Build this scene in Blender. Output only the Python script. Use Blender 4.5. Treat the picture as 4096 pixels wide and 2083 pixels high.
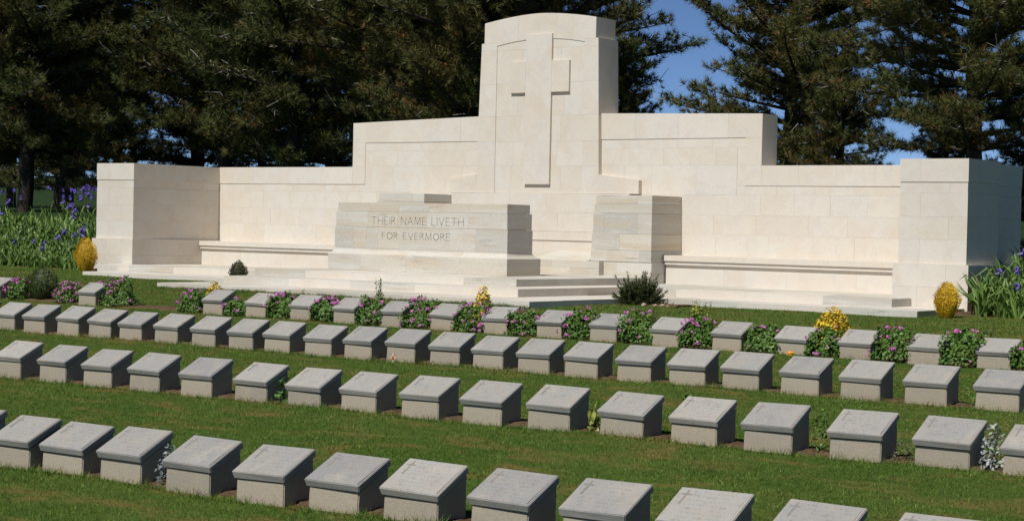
import bpy, math, random
import numpy as np
from mathutils import Vector, Matrix

# ------------------------------------------------------------------ scene, camera, light
S = bpy.context.scene
for o in list(bpy.data.objects):
    bpy.data.objects.remove(o)
C = S.collection
EYE = 1.62                                    # camera height; geometry below is written relative to eye level

cam_d = bpy.data.cameras.new('camera'); cam = bpy.data.objects.new('camera', cam_d); C.objects.link(cam)
yaw, pitch, roll = 0.65394881, -0.01746525, 0.02174409
fwd = Vector((-math.sin(yaw)*math.cos(pitch), math.cos(yaw)*math.cos(pitch), math.sin(pitch)))
r0 = Vector((math.cos(yaw), math.sin(yaw), 0)); u0 = r0.cross(fwd)
rt = r0*math.cos(roll) + u0*math.sin(roll); up = u0*math.cos(roll) - r0*math.sin(roll)
cam.matrix_world = Matrix(((rt.x, up.x, -fwd.x, 0), (rt.y, up.y, -fwd.y, 0), (rt.z, up.z, -fwd.z, EYE), (0, 0, 0, 1)))
cam_d.sensor_width = 36; cam_d.lens = 36*7474.87/4096
cam_d.clip_start = 0.1; cam_d.clip_end = 3000
S.camera = cam

SUN_EL, SUN_AZ = math.radians(52.5), math.radians(1.5)      # sun almost square to the wall, a touch from the left
W = bpy.data.worlds.new('World'); S.world = W; W.use_nodes = True
wn = W.node_tree
sky = wn.nodes.new('ShaderNodeTexSky'); sky.sky_type = 'NISHITA'; sky.sun_disc = False
sky.sun_elevation = SUN_EL; sky.sun_rotation = math.pi + SUN_AZ
sky.altitude = 0; sky.air_density = 0.36; sky.dust_density = 0.0; sky.ozone_density = 5.5
wn.nodes['Background'].inputs[1].default_value = 0.105
wn.links.new(sky.outputs[0], wn.nodes['Background'].inputs[0])

sl = bpy.data.lights.new('sun', 'SUN'); sl.energy = 5.0; sl.angle = math.radians(0.53); sl.color = (1.0, 0.98, 0.94)
sun = bpy.data.objects.new('sun', sl); C.objects.link(sun)
sd = Vector((-math.sin(SUN_AZ)*math.cos(SUN_EL), -math.cos(SUN_AZ)*math.cos(SUN_EL), math.sin(SUN_EL)))
sun.rotation_euler = sd.to_track_quat('Z', 'Y').to_euler(); sun.location = (-15, -10, 30)

S.render.engine = 'CYCLES'
S.view_settings.view_transform = 'Standard'; S.view_settings.look = 'None'
S.view_settings.exposure = -0.25; S.view_settings.gamma = 1.0

rnd = random.Random(7); rng = np.random.default_rng(7)

# ------------------------------------------------------------------ helpers
def tag(o, label=None, cat=None, group=None, kind=None):
    if label: o['label'] = label
    if cat: o['category'] = cat
    if group: o['group'] = group
    if kind: o['kind'] = kind
    return o
WL = {}
def put(o, parent=None, loc=(0, 0, 0)):
    """link at an unrotated position given in eye-level coordinates"""
    C.objects.link(o); w = Vector((loc[0], loc[1], loc[2]+EYE)); WL[o.name] = w
    if parent:
        o.parent = parent; o.location = w - WL[parent.name]
    else:
        o.location = w
    return o
def empty(name, loc): 
    o = bpy.data.objects.new(name, None); o.empty_display_size = 0.2
    return put(o, None, loc)
def mesh(name, v, f, mat=None, smooth=False):
    me = bpy.data.meshes.new(name); me.from_pydata(v, [], f); me.update()
    if mat: me.materials.append(mat)
    if smooth: me.polygons.foreach_set('use_smooth', [True]*len(me.polygons))
    return me
def npmesh(name, v, f, mat, tint=None):
    """v (n,3), f (m,k) numpy -> mesh fast"""
    me = bpy.data.meshes.new(name); n = len(v); m, k = f.shape
    me.vertices.add(n); me.vertices.foreach_set('co', np.ascontiguousarray(v, np.float32).ravel())
    me.loops.add(m*k); me.loops.foreach_set('vertex_index', np.ascontiguousarray(f, np.int32).ravel())
    me.polygons.add(m); me.polygons.foreach_set('loop_start', np.arange(0, m*k, k, dtype=np.int32))
    me.polygons.foreach_set('loop_total', np.full(m, k, np.int32))
    if tint is not None:
        a = me.attributes.new('tint', 'FLOAT', 'POINT'); a.data.foreach_set('value', np.ascontiguousarray(tint, np.float32))
    me.update(calc_edges=True); me.validate()
    me.materials.append(mat); return me
def child(name, me, parent, loc=(0, 0, 0), rot=None):
    o = bpy.data.objects.new(name, me); C.objects.link(o); o.parent = parent; o.location = loc
    if rot: o.rotation_euler = rot
    return o
def strip_block(name, xs, zlo, zhi, yf, yb, mat, parent):
    """solid with front outline between zlo(x) and zhi(x), extruded yf..yb"""
    cx = (xs[0]+xs[-1])/2; cz = (min(zlo)+max(zhi))/2; cy = (yf+yb)/2
    n = len(xs); v = []
    for y in (yf, yb):
        for x, a, b in zip(xs, zlo, zhi): v += [(x-cx, y-cy, a-cz), (x-cx, y-cy, b-cz)]
    f = []; o = 2*n
    for i in range(n-1):
        a = 2*i
        f += [(a, a+2, a+3, a+1), (o+a, o+a+1, o+a+3, o+a+2), (a+1, a+3, o+a+3, o+a+1), (a, o+a, o+a+2, a+2)]
    f += [(0, 1, o+1, o), (2*n-2, o+2*n-2, o+2*n-1, 2*n-1)]
    return put(bpy.data.objects.new(name, mesh(name, v, f, mat)), parent, (cx, cy, cz))
J = 0.0007
def block(x0, x1, yf, yb, z0, z1, mat, parent, name='stone_block', top=None):
    zl = z1 if top is None else top[0]; zr = z1 if top is None else top[1]
    return strip_block(name, [x0+J, x1-J], [z0+J, z0+J], [zl-J, zr-J], yf, yb, mat, parent)
def cuts(a, b, lo, hi):
    L = []; x = a
    while x < b-1e-6:
        L.append(x); x += rnd.uniform(lo, hi)
        if b-x < lo*0.6: x = b
    return L+[b]
def course(parent, x0, x1, yf, yb, z0, z1, mat, lo=.52, hi=1.0, topf=None):
    xs = cuts(x0, x1, lo, hi)
    for a, b in zip(xs[:-1], xs[1:]):
        block(a, b, yf+rnd.uniform(-.0012, .0012), yb, z0, z1, mat, parent, top=None if topf is None else (topf(a), topf(b)))
def boxmesh(name, x0, x1, y0, y1, z0, z1, mat, parent):
    return strip_block(name, [x0, x1], [z0, z0], [z1, z1], y0, y1, mat, parent)

# ------------------------------------------------------------------ terrain height (eye-level coordinates)
YK = [-50, 0, 7.5, 10.9, 14.1, 17.9, 20.45, 23.4, 25, 27.5, 30, 33, 45, 70, 150, 2500]
ZK = [-2.2, -1.85, -1.605, -1.488, -1.36, -1.30, -1.095, -1.092, -1.06, -1.0, -.7, -.3, .3, 1., 5, 5]
YL = [-50, 0, 7.5, 10.9, 14.1, 17.9, 20.45, 23.4, 24.5, 26, 28, 30, 33, 45, 70, 150, 2500]
ZL = [-2.2, -1.85, -1.605, -1.488, -1.36, -1.30, -1.075, -1.075, -1.06, -.80, -.38, -.02, .15, .35, 1., 5, 5]
YT = [0, 7.5, 10.9, 14.1, 17.9, 20.45, 23.4]
TK = [.003, .003, .003, -.003, -.0065, -.001, 0]
def ground(x, y):
    x = np.asarray(x, float); y = np.asarray(y, float)
    w = np.clip((-29.-x)/1.5, 0, 1); w = w*w*(3-2*w)
    t = np.clip(x+14, -12, 10)
    return (1-w)*np.interp(y, YK, ZK)+w*np.interp(y, YL, ZL)+np.interp(y, YT, TK)*t
G = lambda x, y: float(ground(x, y))

# ------------------------------------------------------------------ materials
class NT:
    def __init__(s, name, rough=.8, spec=.25):
        s.m = bpy.data.materials.new(name); s.m.use_nodes = True; s.t = s.m.node_tree
        s.b = s.t.nodes['Principled BSDF']; s.b.inputs['Roughness'].default_value = rough
        s.b.inputs['Specular IOR Level'].default_value = spec
    def n(s, ty, **kw):
        nd = s.t.nodes.new('ShaderNode'+ty)
        for k, v in kw.items():
            if k.startswith('i_'): nd.inputs[k[2:].replace('_', ' ')].default_value = v
            else: setattr(nd, k, v)
        return nd
    def l(s, a, b): s.t.links.new(a, b)
    def coords(s, rand=True, scale=(1, 1, 1)):
        tc = s.n('TexCoord'); out = tc.outputs['Object']
        if rand:
            oi = s.n('ObjectInfo'); mu = s.n('Math', operation='MULTIPLY'); mu.inputs[1].default_value = 83.0
            s.l(oi.outputs['Random'], mu.inputs[0])
            ad = s.n('VectorMath', operation='ADD'); s.l(out, ad.inputs[0]); s.l(mu.outputs[0], ad.inputs[1]); out = ad.outputs[0]
            s.rand = oi.outputs['Random']
        if scale != (1, 1, 1):
            ml = s.n('VectorMath', operation='MULTIPLY'); s.l(out, ml.inputs[0]); ml.inputs[1].default_value = scale; out = ml.outputs[0]
        return out
    def noise(s, co, scale, detail=4, rough=.55, dist=0):
        nz = s.n('TexNoise', i_Scale=scale, i_Detail=detail, i_Roughness=rough, i_Distortion=dist)
        if co is not None: s.l(co, nz.inputs['Vector'])
        return nz.outputs['Fac']
    def ramp(s, fac, stops, interp='LINEAR'):
        r = s.n('ValToRGB'); r.color_ramp.interpolation = interp; e = r.color_ramp.elements
        while len(e) < len(stops): e.new(.5)
        for el, (p, c) in zip(e, stops): el.position = p; el.color = (c[0], c[1], c[2], 1) if len(c) == 3 else c
        s.l(fac, r.inputs[0]); return r.outputs[0]
    def mix(s, fac, a, b, mode='MIX'):
        m = s.n('Mix', data_type='RGBA', blend_type=mode)
        for sock, v in ((m.inputs[0], fac), (m.inputs[6], a), (m.inputs[7], b)):
            if isinstance(v, (int, float)): sock.default_value = v
            elif isinstance(v, tuple): sock.default_value = (v[0], v[1], v[2], 1)
            else: s.l(v, sock)
        return m.outputs[2]
    def bump(s, h, strength=.3, dist=.01):
        b = s.n('Bump', i_Strength=strength, i_Distance=dist); s.l(h, b.inputs['Height']); s.l(b.outputs[0], s.b.inputs['Normal'])
    def out(s, col):
        s.l(col, s.b.inputs['Base Color']); return s.m
def G3(v): return (v, v, v)

def m_limestone():
    t = NT('cream_limestone', .75); co = t.coords()
    per = t.ramp(t.rand, [(0, (.67, .60, .50)), (.2, (.70, .64, .545)), (.4, (.68, .63, .55)), (.6, (.705, .645, .55)), (.8, (.68, .61, .505)), (1, (.69, .64, .555))])
    veil = t.noise(co, 2.2, 5, .6, .6)
    c = t.mix(t.ramp(veil, [(.45, G3(0)), (.75, G3(.8))]), per, (.65, .55, .43)); 
    c2 = t.mix(t.ramp(t.noise(co, 5.0, 6, .65), [(.5, G3(0)), (.75, G3(.55))]), c, (.59, .56, .51))
    fine = t.ramp(t.noise(co, 60, 3), [(.3, G3(.93)), (.7, G3(1.04))])
    c3 = t.mix(1.0, c2, fine, 'MULTIPLY'); t.bump(t.noise(co, 120, 4), .12, .002)
    return t.out(c3)
def m_weathered():
    t = NT('weathered_travertine', .85); co = t.coords()
    per = t.ramp(t.rand, [(0, (.52, .485, .415)), (.18, (.60, .56, .475)), (.36, (.49, .465, .41)), (.52, (.62, .565, .46)), (.68, (.54, .50, .43)), (.84, (.62, .585, .51)), (1, (.56, .50, .405))])
    def band(scale, sq, det, dist):
        sc = t.n('VectorMath', operation='MULTIPLY'); t.l(co, sc.inputs[0]); sc.inputs[1].default_value = (.45, .45, sq)
        return t.noise(sc.outputs[0], scale, det, .55, dist)
    wide = band(1.6, 4.5, 4, .5); thin = band(3.2, 9, 7, .4)
    c = t.mix(t.ramp(wide, [(.48, G3(0)), (.66, G3(.6))]), per, (.54, .45, .32))
    c = t.mix(t.ramp(wide, [(.30, G3(.8)), (.46, G3(0))]), c, (.63, .605, .54))
    patch = t.ramp(t.noise(co, 1.7, 3, .5), [(.50, G3(0)), (.62, G3(1))])
    mu = t.n('Math', operation='MULTIPLY'); t.l(t.ramp(thin, [(.55, G3(0)), (.70, G3(.62))]), mu.inputs[0]); t.l(patch, mu.inputs[1])
    c = t.mix(mu.outputs[0], c, (.26, .235, .195))
    fine = t.ramp(t.noise(co, 45, 4), [(.3, G3(.90)), (.7, G3(1.05))])
    c = t.mix(1.0, c, fine, 'MULTIPLY'); t.bump(thin, .25, .005)
    return t.out(c)
def m_mortar():
    t = NT('mortar', .9); co = t.coords(False)
    return t.out(t.ramp(t.noise(co, 12), [(.3, (.46, .38, .28)), (.7, (.60, .52, .40))]))
def m_tablet():
    t = NT('grey_marble_tablet', .7, .3); co = t.coords()
    per = t.ramp(t.rand, [(0, (.31, .295, .27)), (.12, (.385, .365, .33)), (.25, (.275, .267, .252)), (.4, (.35, .332, .30)), (.55, (.29, .282, .265)), (.7, (.40, .375, .335)), (.85, (.315, .302, .278)), (1, (.36, .342, .31))])
    c = t.mix(t.ramp(t.noise(co, 6, 6, .65, .4), [(.45, G3(0)), (.75, G3(.8))]), per, (.385, .335, .275))
    c = t.mix(t.ramp(t.noise(co, 14, 6, .7), [(.54, G3(0)), (.75, G3(.7))]), c, (.225, .218, .205))
    lich = t.noise(co, 3.2, 7, .7, .5); amt = t.ramp(t.rand, [(0, G3(0)), (.35, G3(.9)), (.5, G3(.15)), (.7, G3(.8)), (1, G3(.3))])
    ml = t.n('Math', operation='MULTIPLY'); t.l(t.ramp(lich, [(.52, G3(0)), (.66, G3(.75))]), ml.inputs[0]); t.l(amt, ml.inputs[1])
    c = t.mix(ml.outputs[0], c, (.46, .41, .33))
    # worn lettering, mid face of the tablet only
    tc = t.n('TexCoord'); sp = t.n('SeparateXYZ'); t.l(tc.outputs['Object'], sp.inputs[0])
    wv = t.n('TexWave', wave_type='BANDS', bands_direction='Y', i_Scale=9.0, i_Distortion=0); t.l(tc.outputs['Object'], wv.inputs['Vector'])
    lt = t.noise(t.coords(True, (1, .4, 1)), 95, 2, .5)
    lm = t.n('Math', operation='MULTIPLY'); t.l(t.ramp(lt, [(.52, G3(0)), (.6, G3(.5))]), lm.inputs[0]); t.l(t.ramp(wv.outputs['Fac'], [(.45, G3(0)), (.6, G3(1))]), lm.inputs[1])
    ax = t.n('Math', operation='ABSOLUTE'); t.l(sp.outputs['X'], ax.inputs[0])
    lm2 = t.n('Math', operation='MULTIPLY'); t.l(lm.outputs[0], lm2.inputs[0]); t.l(t.ramp(ax.outputs[0], [(.115, G3(1)), (.13, G3(0))]), lm2.inputs[1])
    c = t.mix(lm2.outputs[0], c, (.20, .19, .175))
    fine = t.ramp(t.noise(co, 130, 3), [(.3, G3(.9)), (.7, G3(1.06))])
    c = t.mix(1.0, c, fine, 'MULTIPLY'); t.bump(t.noise(co, 90, 5, .7), .3, .003)
    return t.out(c)
def m_concrete():
    t = NT('beige_concrete', .9, .15); co = t.coords()
    per = t.ramp(t.rand, [(0, (.36, .312, .238)), (.2, (.41, .352, .268)), (.4, (.325, .288, .228)), (.6, (.40, .34, .255)), (.8, (.35, .308, .24)), (1, (.42, .365, .28))])
    c = t.mix(t.ramp(t.noise(co, 7, 6, .65), [(.45, G3(0)), (.75, G3(.7))]), per, (.42, .345, .25))
    pit = t.n('TexVoronoi', i_Scale=26.0); t.l(co, pit.inputs['Vector'])
    pm = t.mix(t.ramp(pit.outputs['Distance'], [(.05, G3(.55)), (.14, G3(0))]), c, (.25, .21, .16))
    tc = t.n('TexCoord'); sp = t.n('SeparateXYZ'); t.l(tc.outputs['Object'], sp.inputs[0])
    foot_mask = t.ramp(sp.outputs['Z'], [(.0, G3(.55)), (.09, G3(0))])  # tints the body browner towards its foot
    nz = t.n('Math', operation='MULTIPLY'); t.l(foot_mask, nz.inputs[0]); t.l(t.noise(co, 9, 4), nz.inputs[1])
    c = t.mix(nz.outputs[0], pm, (.36, .26, .16))
    fine = t.ramp(t.noise(co, 80, 4), [(.3, G3(.87)), (.7, G3(1.08))])
    c = t.mix(1.0, c, fine, 'MULTIPLY'); t.bump(t.noise(co, 55, 6, .7), .45, .005)
    return t.out(c)
def lawn_colour(t, co, base):
    """same large scale colour for soil-level sheet and blades: dry patches with a shape of their own"""
    sc = t.n('VectorMath', operation='MULTIPLY'); t.l(co, sc.inputs[0]); sc.inputs[1].default_value = (.8, 1.5, .0)
    dry = t.noise(sc.outputs[0], 1.5, 8, .72, .6)
    dry2 = t.ramp(dry, [(.50, G3(0)), (.67, G3(.85))])
    lush = t.ramp(t.noise(co, .8, 4, .6), [(.35, G3(0)), (.65, G3(1))])
    c = t.mix(lush, base, t.mix(1.0, base, (.74, .86, .78), 'MULTIPLY'))
    return t.mix(dry2, c, (.20, .135, .045))
def m_lawn():
    t = NT('lawn_turf', .95, .05); tc = t.n('TexCoord'); co = tc.outputs['Object']
    sp = t.n('SeparateXYZ'); t.l(co, sp.inputs[0])
    base = t.ramp(t.noise(co, 22, 6, .7), [(.3, (.045, .072, .012)), (.7, (.095, .14, .026))])
    c = lawn_colour(t, co, base)
    # beyond the plot: pasture and needle litter
    far = t.ramp(t.noise(co, .35, 5, .65), [(.3, (.016, .034, .010)), (.7, (.032, .055, .017))])
    mr = t.n('MapRange', i_From_Min=27.5, i_From_Max=31.0); t.l(sp.outputs['Y'], mr.inputs['Value'])
    c = t.mix(mr.outputs[0], c, far); t.bump(t.noise(co, 40, 5, .7), .6, .02)
    return t.out(c)
def m_blade():
    t = NT('grass_blade', .7, .2); tc = t.n('TexCoord')
    at = t.n('Attribute', attribute_name='tint')
    base = t.ramp(at.outputs['Fac'], [(0, (.056, .098, .012)), (.45, (.112, .172, .024)), (.8, (.172, .236, .040)), (1, (.33, .34, .13))])
    return t.out(lawn_colour(t, tc.outputs['Object'], base))
def m_soil():
    t = NT('brown_soil', .95, .05); co = t.coords(False)
    t.bump(t.noise(co, 35, 6, .75), .9, .03)
    return t.out(t.ramp(t.noise(co, 14, 6, .7), [(.25, (.075, .045, .026)), (.55, (.16, .10, .058)), (.8, (.27, .19, .12))]))
def m_leaf(name, stops, rough=.55, spec=.35):
    t = NT(name, rough, spec); at = t.n('Attribute', attribute_name='tint')
    return t.out(t.ramp(at.outputs['Fac'], stops))
def m_plain(name, a, b, scale=20, rough=.8, spec=.2):
    t = NT(name, rough, spec); co = t.coords()
    return t.out(t.ramp(t.noise(co, scale, 5), [(.3, a), (.7, b)]))

LIME = m_limestone(); OLD = m_weathered(); MORTAR = m_mortar(); TAB = m_tablet(); CONC = m_concrete()
LAWN = m_lawn(); BLADE = m_blade(); SOIL = m_soil()
def m_needle():
    t = NT('pine_needles', .6, .25); at = t.n('Attribute', attribute_name='tint')
    base = t.ramp(at.outputs['Fac'], [(0, (.040, .052, .015)), (.4, (.074, .092, .023)), (.72, (.115, .126, .033)), (.86, (.150, .118, .042)), (1, (.26, .14, .055))])
    co = t.coords(True); br = t.ramp(t.noise(co, .55, 4, .6), [(.44, G3(0)), (.66, G3(.75))])
    return t.out(t.mix(br, base, t.mix(1.0, base, (1.35, .85, .82), 'MULTIPLY')))
NEEDLE = m_needle()
BARK = m_plain('pine_bark', (.030, .024, .019), (.075, .062, .050), 9, .95, .05)
TWIG = m_plain('dead_grey_twig', (.22, .20, .175), (.40, .365, .32), 9, .9, .1)
GER = m_leaf('geranium_leaf', [(0, (.030, .065, .010)), (.5, (.080, .160, .022)), (1, (.155, .270, .040))])
PINK = m_leaf('pink_petal', [(0, (.52, .07, .33)), (.5, (.72, .17, .53)), (1, (.84, .42, .72))], .6, .2)
GOLD = m_leaf('golden_leaf', [(0, (.30, .19, .010)), (.5, (.68, .44, .018)), (1, (.88, .68, .06))])
GOLDC = m_leaf('golden_conifer_scale', [(0, (.34, .20, .006)), (.5, (.70, .43, .010)), (1, (.88, .62, .025))])
DARKG = m_leaf('dark_conifer_scale', [(0, (.020, .030, .009)), (.5, (.060, .078, .020)), (1, (.16, .17, .05))])
IRIS = m_leaf('iris_leaf', [(0, (.055, .105, .020)), (.5, (.120, .205, .038)), (.8, (.20, .30, .065)), (1, (.42, .46, .18))], .5, .4)
BLUE = m_leaf('violet_petal', [(0, (.09, .05, .27)), (.6, (.17, .12, .48)), (1, (.30, .25, .64))], .6, .2)
DUSTY = m_leaf('dusty_leaf', [(0, (.08, .10, .09)), (.6, (.19, .215, .20)), (1, (.33, .35, .33))], .8, .1)
YEW = m_leaf('yew_leaf', [(0, (.028, .045, .010)), (.5, (.075, .105, .022)), (1, (.16, .19, .045))])
SILVER = m_leaf('silver_leaf', [(0, (.16, .18, .17)), (.6, (.36, .38, .36)), (1, (.55, .55, .53))], .8, .1)
GREENL = m_leaf('bright_leaf', [(0, (.03, .075, .012)), (.6, (.09, .18, .03)), (1, (.17, .29, .05))])
REDL = m_leaf('bronze_leaf', [(0, (.03, .018, .014)), (.6, (.09, .045, .03)), (1, (.16, .10, .06))])
ORANGE = m_leaf('orange_petal', [(0, (.65, .20, .01)), (1, (.85, .38, .02))], .6, .2)
STEM = m_plain('plant_stem', (.05, .075, .02), (.09, .12, .035), 20)
ROCK = m_plain('tan_rock', (.28, .20, .13), (.46, .35, .24), 12)
WOOD = m_plain('pale_wood', (.62, .44, .27), (.72, .54, .35), 30)
POPPY = m_plain('poppy_red', (.55, .06, .05), (.66, .12, .09), 30)
LETTER_SHADE = m_plain('incised_letter', (.29, .265, .22), (.40, .37, .31), 60, .9, .05)  # darker stone tone standing for the shade inside cut letters
CROSSM = m_plain('incised_cross_brown', (.215, .195, .165), (.29, .265, .23), 60, .9, .05)  # darker brown tone of the flat cross bars and border line

# ------------------------------------------------------------------ ground sheet
def build_ground():
    xs = np.concatenate([[-2500, -1200, -600, -300, -180, -120], np.arange(-90, -46, 4), np.arange(-46, 12, .5), np.arange(12, 40, 4), [60, 120, 300, 900, 2500]])
    ys = np.concatenate([[-200, -60, -20, -8], np.arange(-2, 36, .4), np.arange(36, 80, 3), [90, 110, 130, 150, 180, 260, 500, 1000, 2500]])
    X, Y = np.meshgrid(xs, ys); Z = ground(X, Y)
    Z = Z+.010*np.sin(X*2.1+Y*.7)*np.cos(Y*1.7-X*.4)*np.clip((Y-2)/4, 0, 1)*(Y < 24)
    v = np.stack([X, Y, Z+EYE], -1).reshape(-1, 3); nx = len(xs)
    i, j = np.meshgrid(np.arange(nx-1), np.arange(len(ys)-1)); a = (j*nx+i).ravel()
    f = np.stack([a, a+1, a+nx+1, a+nx], -1)
    o = bpy.data.objects.new('lawn', npmesh('lawn', v, f, LAWN)); C.objects.link(o)
    o.data.polygons.foreach_set('use_smooth', [True]*len(o.data.polygons)); tag(o, kind='structure')
build_ground()

# ------------------------------------------------------------------ memorial wall
XC = -20.37
wall = empty('memorial_wall', (XC, 27.4, -1.0))
tag(wall, 'long cream limestone memorial wall with tall central pylon bearing a cross', 'memorial')
YB = 27.84
# long wall behind everything: lower courses
low = boxmesh('lower_wall', -28.65, -12.1, 27.37, 27.82, -1.4, 1.10, MORTAR, wall)
for z0, z1 in ((-.41, -.04), (-.04, .29), (.29, .635)):
    course(low, -28.71, -12.08, 27.34, YB, z0, z1, LIME, .55, 1.05)
course(low, -28.71, -12.08, 27.345, YB, -.95, -.41, LIME, .8, 1.3)
# low wings
course(low, -28.71, -24.63, 27.344, YB, .635, .79, LIME, .6, 1.0)
course(low, -28.71, -24.96, 27.335, YB, .79, 1.13, LIME, .6, 1.05)
course(low, -16.05, -12.08, 27.344, YB, .635, .79, LIME, .6, 1.0)
course(low, -15.74, -12.08, 27.335, YB, .79, 1.13, LIME, .6, 1.05)
# raised centre of the wall
high = boxmesh('upper_wall', -24.9, -15.8, 27.37, 27.82, .64, 1.97, MORTAR, wall)
tl = lambda x: 1.99+(x+24.96)*.0235
tr = lambda x: 2.065-(x+18.99)*.0205
for a, b in ((.79, 1.14), (1.14, 1.60)):
    block(-24.96, -24.63, 27.335, YB, a, b, LIME, high); block(-16.05, -15.74, 27.335, YB, a, b, LIME, high)
block(-24.63, -24.43, 27.344, YB, .635, 1.44, LIME, high); block(-16.21, -16.05, 27.344, YB, .79, 1.44, LIME, high); block(-16.21, -16.05, 27.344, YB, .635, .79, LIME, high)
for x0, x1, tf in ((-24.43, -21.70, tl), (-19.05, -16.21, tr)):
    course(high, x0, x1, 27.340, YB, .635, 1.14, LIME, .5, .95)
    course(high, x0, x1, 27.340, YB, 1.14, 1.44, LIME, .5, .9)
course(high, -24.63, -21.70, 27.3445, YB, 1.44, 1.60, LIME, .6, 1.0); course(high, -19.05, -16.05, 27.3445, YB, 1.44, 1.60, LIME, .6, 1.0)
course(high, -24.96, -21.70, 27.335, YB, 1.60, 2.0, LIME, .7, 1.1, tl)
course(high, -19.05, -15.74, 27.335, YB, 1.60, 2.0, LIME, .7, 1.1, tr)
# central pylon
pyl = boxmesh('pylon', -21.6, -19.12, 27.275, 27.83, .6, 3.70, MORTAR, wall)
PF, PB = 27.24, 27.86
xl = lambda z: -21.765+(z-.97)*.030
xr = lambda z: -18.985-(z-.97)*.028
zs = [.635, 1.13, 1.575, 2.045, 2.637, 3.26, 3.40]
PLX, PRX = -21.33, -19.35
zp = lambda x: 3.345+.095*(1-((x-(PLX+PRX)/2)/.99)**2)
zt = lambda x: 3.765+.135*(1-abs((x-XC)/1.30)**1.7)
def quad_block(xa, xb, xc_, xd, z0, z1, yf, yb, m, par):
    """bottom xa..xb, top xc..xd"""
    cx = (xa+xb)/2; cz = (z0+z1)/2; cy = (yf+yb)/2; v = []
    for y in (yf, yb): v += [(xa+J-cx, y-cy, z0+J-cz), (xb-J-cx, y-cy, z0+J-cz), (xd-J-cx, y-cy, z1-J-cz), (xc_+J-cx, y-cy, z1-J-cz)]
    f = [(0, 1, 2, 3), (7, 6, 5, 4), (0, 4, 5, 1), (1, 5, 6, 2), (2, 6, 7, 3), (3, 7, 4, 0)]
    put(bpy.data.objects.new('stone_block', mesh('stone_block', v, f, m)), par, (cx, cy, cz))
for z0, z1 in zip(zs[:-1], zs[1:]):
    quad_block(xl(z0), PLX, xl(z1), PLX, z0, z1, PF, PB, LIME, pyl)
    quad_block(PRX, xr(z0), PRX, xr(z1), z0, z1, PF, PB, LIME, pyl)
for z0, z1 in zip(zs[:-2], zs[1:-1]):
    xs = [PLX]+sorted([rnd.uniform(-21.0, -20.7), rnd.uniform(-20.0, -19.7)])+[PRX]
    for a, b in zip(xs[:-1], xs[1:]): block(a, b, 27.2515, PB, z0, z1, LIME, pyl)
for a, b in ((PLX, -20.6), (-20.6, PRX)):
    xs = list(np.linspace(a+J, b-J, 9)); strip_block('stone_block', xs, [3.26+J]*9, [zp(x)+.004 for x in xs], 27.2515, PB-.01, LIME, pyl)
for a, b in ((-21.63, -20.85), (-20.85, -19.98), (-19.98, -19.11)):
    xs = list(np.linspace(a+J, b-J, 13)); zl = [3.40+J if (x < PLX or x > PRX) else zp(x) for x in xs]
    xs2, zl2 = [], []
    for x, z in zip(xs, zl):
        xs2.append(x); zl2.append(z)
    for e in (PLX, PRX):
        if a < e < b:
            k = [i for i, x in enumerate(xs2) if x > e][0]
            xs2[k:k] = [e-.0005, e+.0005]; zl2[k:k] = [3.40+J, zp(e)] if e == PLX else [zp(e), 3.40+J]
    strip_block('stone_block', xs2, zl2, [zt(x) for x in xs2], PF+.001, PB-.012, LIME, pyl)
# sloping shoulders of the pylon base
strip_block('stone_block', [-22.48, -21.77], [.637]*2, [.885, .975], 27.2406, 27.5, LIME, pyl)
strip_block('stone_block', [-18.985, -18.13], [.637]*2, [.975, .88], 27.2406, 27.5, LIME, pyl)
# cross in relief
cv = []; cf = []
def addbox(cv, cf, x0, x1, y0, y1, z0, z1):
    b = len(cv)
    cv += [(x, y, z) for z in (z0, z1) for y in (y0, y1) for x in (x0, x1)]
    cf += [tuple(b+i for i in q) for q in ((0, 2, 3, 1), (4, 5, 7, 6), (0, 1, 5, 4), (2, 6, 7, 3), (0, 4, 6, 2), (1, 3, 7, 5))]
crs = put(bpy.data.objects.new('cross', None), wall, (-20.34, 27.23, .80)); 
strip_block('cross_shaft', [-20.63, -20.05], [.80, .80], [3.52, 3.52], 27.2035, 27.30, LIME, wall)
for a, b in ((-20.985, -20.632), (-20.048, -19.655)):
    strip_block('cross_arm', [a, b], [2.466]*2, [3.03]*2, 27.2035, 27.30, LIME, wall)
bpy.data.objects.remove(crs)
# end piers with their return walls
def pier(x0, x1, rx0, rx1):
    cx = (x0+x1)/2
    core = boxmesh('pier', x0+.05, x1-.05, 25.05, 26.05, -1.5, 1.09, MORTAR, wall)
    boxmesh('return_wall', max(rx0, x0)+.05, min(rx1, x1)-.05, 26.05, 27.8, -1.5, 1.09, MORTAR, core)
    k = 0
    for z0, z1, d in ((-1.5, -.72, -.06), (-.72, -.39, -.06), (-.39, -.04, 0), (-.04, .29, 0), (.29, .632, 0), (.632, .79, .004), (.79, 1.125, -.006)):
        k += 1; sp = cx+(-.2 if k % 2 else .24); ym = 25.5+(.12 if k % 2 else -.1)
        block(x0+d, sp, 25+d, ym, z0, z1, LIME, core); block(sp, x1-d, 25+d, ym, z0, z1, LIME, core)
        block(x0+d, x1-d, ym, 26.1-d, z0, z1, LIME, core)
        a, b = (rx0+d, rx1-d)
        ys = [26.1-d, 26.75+(.12 if k % 2 else -.1), 27.34, YB] if k % 2 else [26.1-d, 26.9, YB]
        for p, q in zip(ys[:-1], ys[1:]): block(a, b, p, q, z0, z1, LIME, core)
pier(-29.82, -28.71, -29.46, -28.712)
pier(-12.08, -11.03, -12.078, -11.40)
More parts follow.
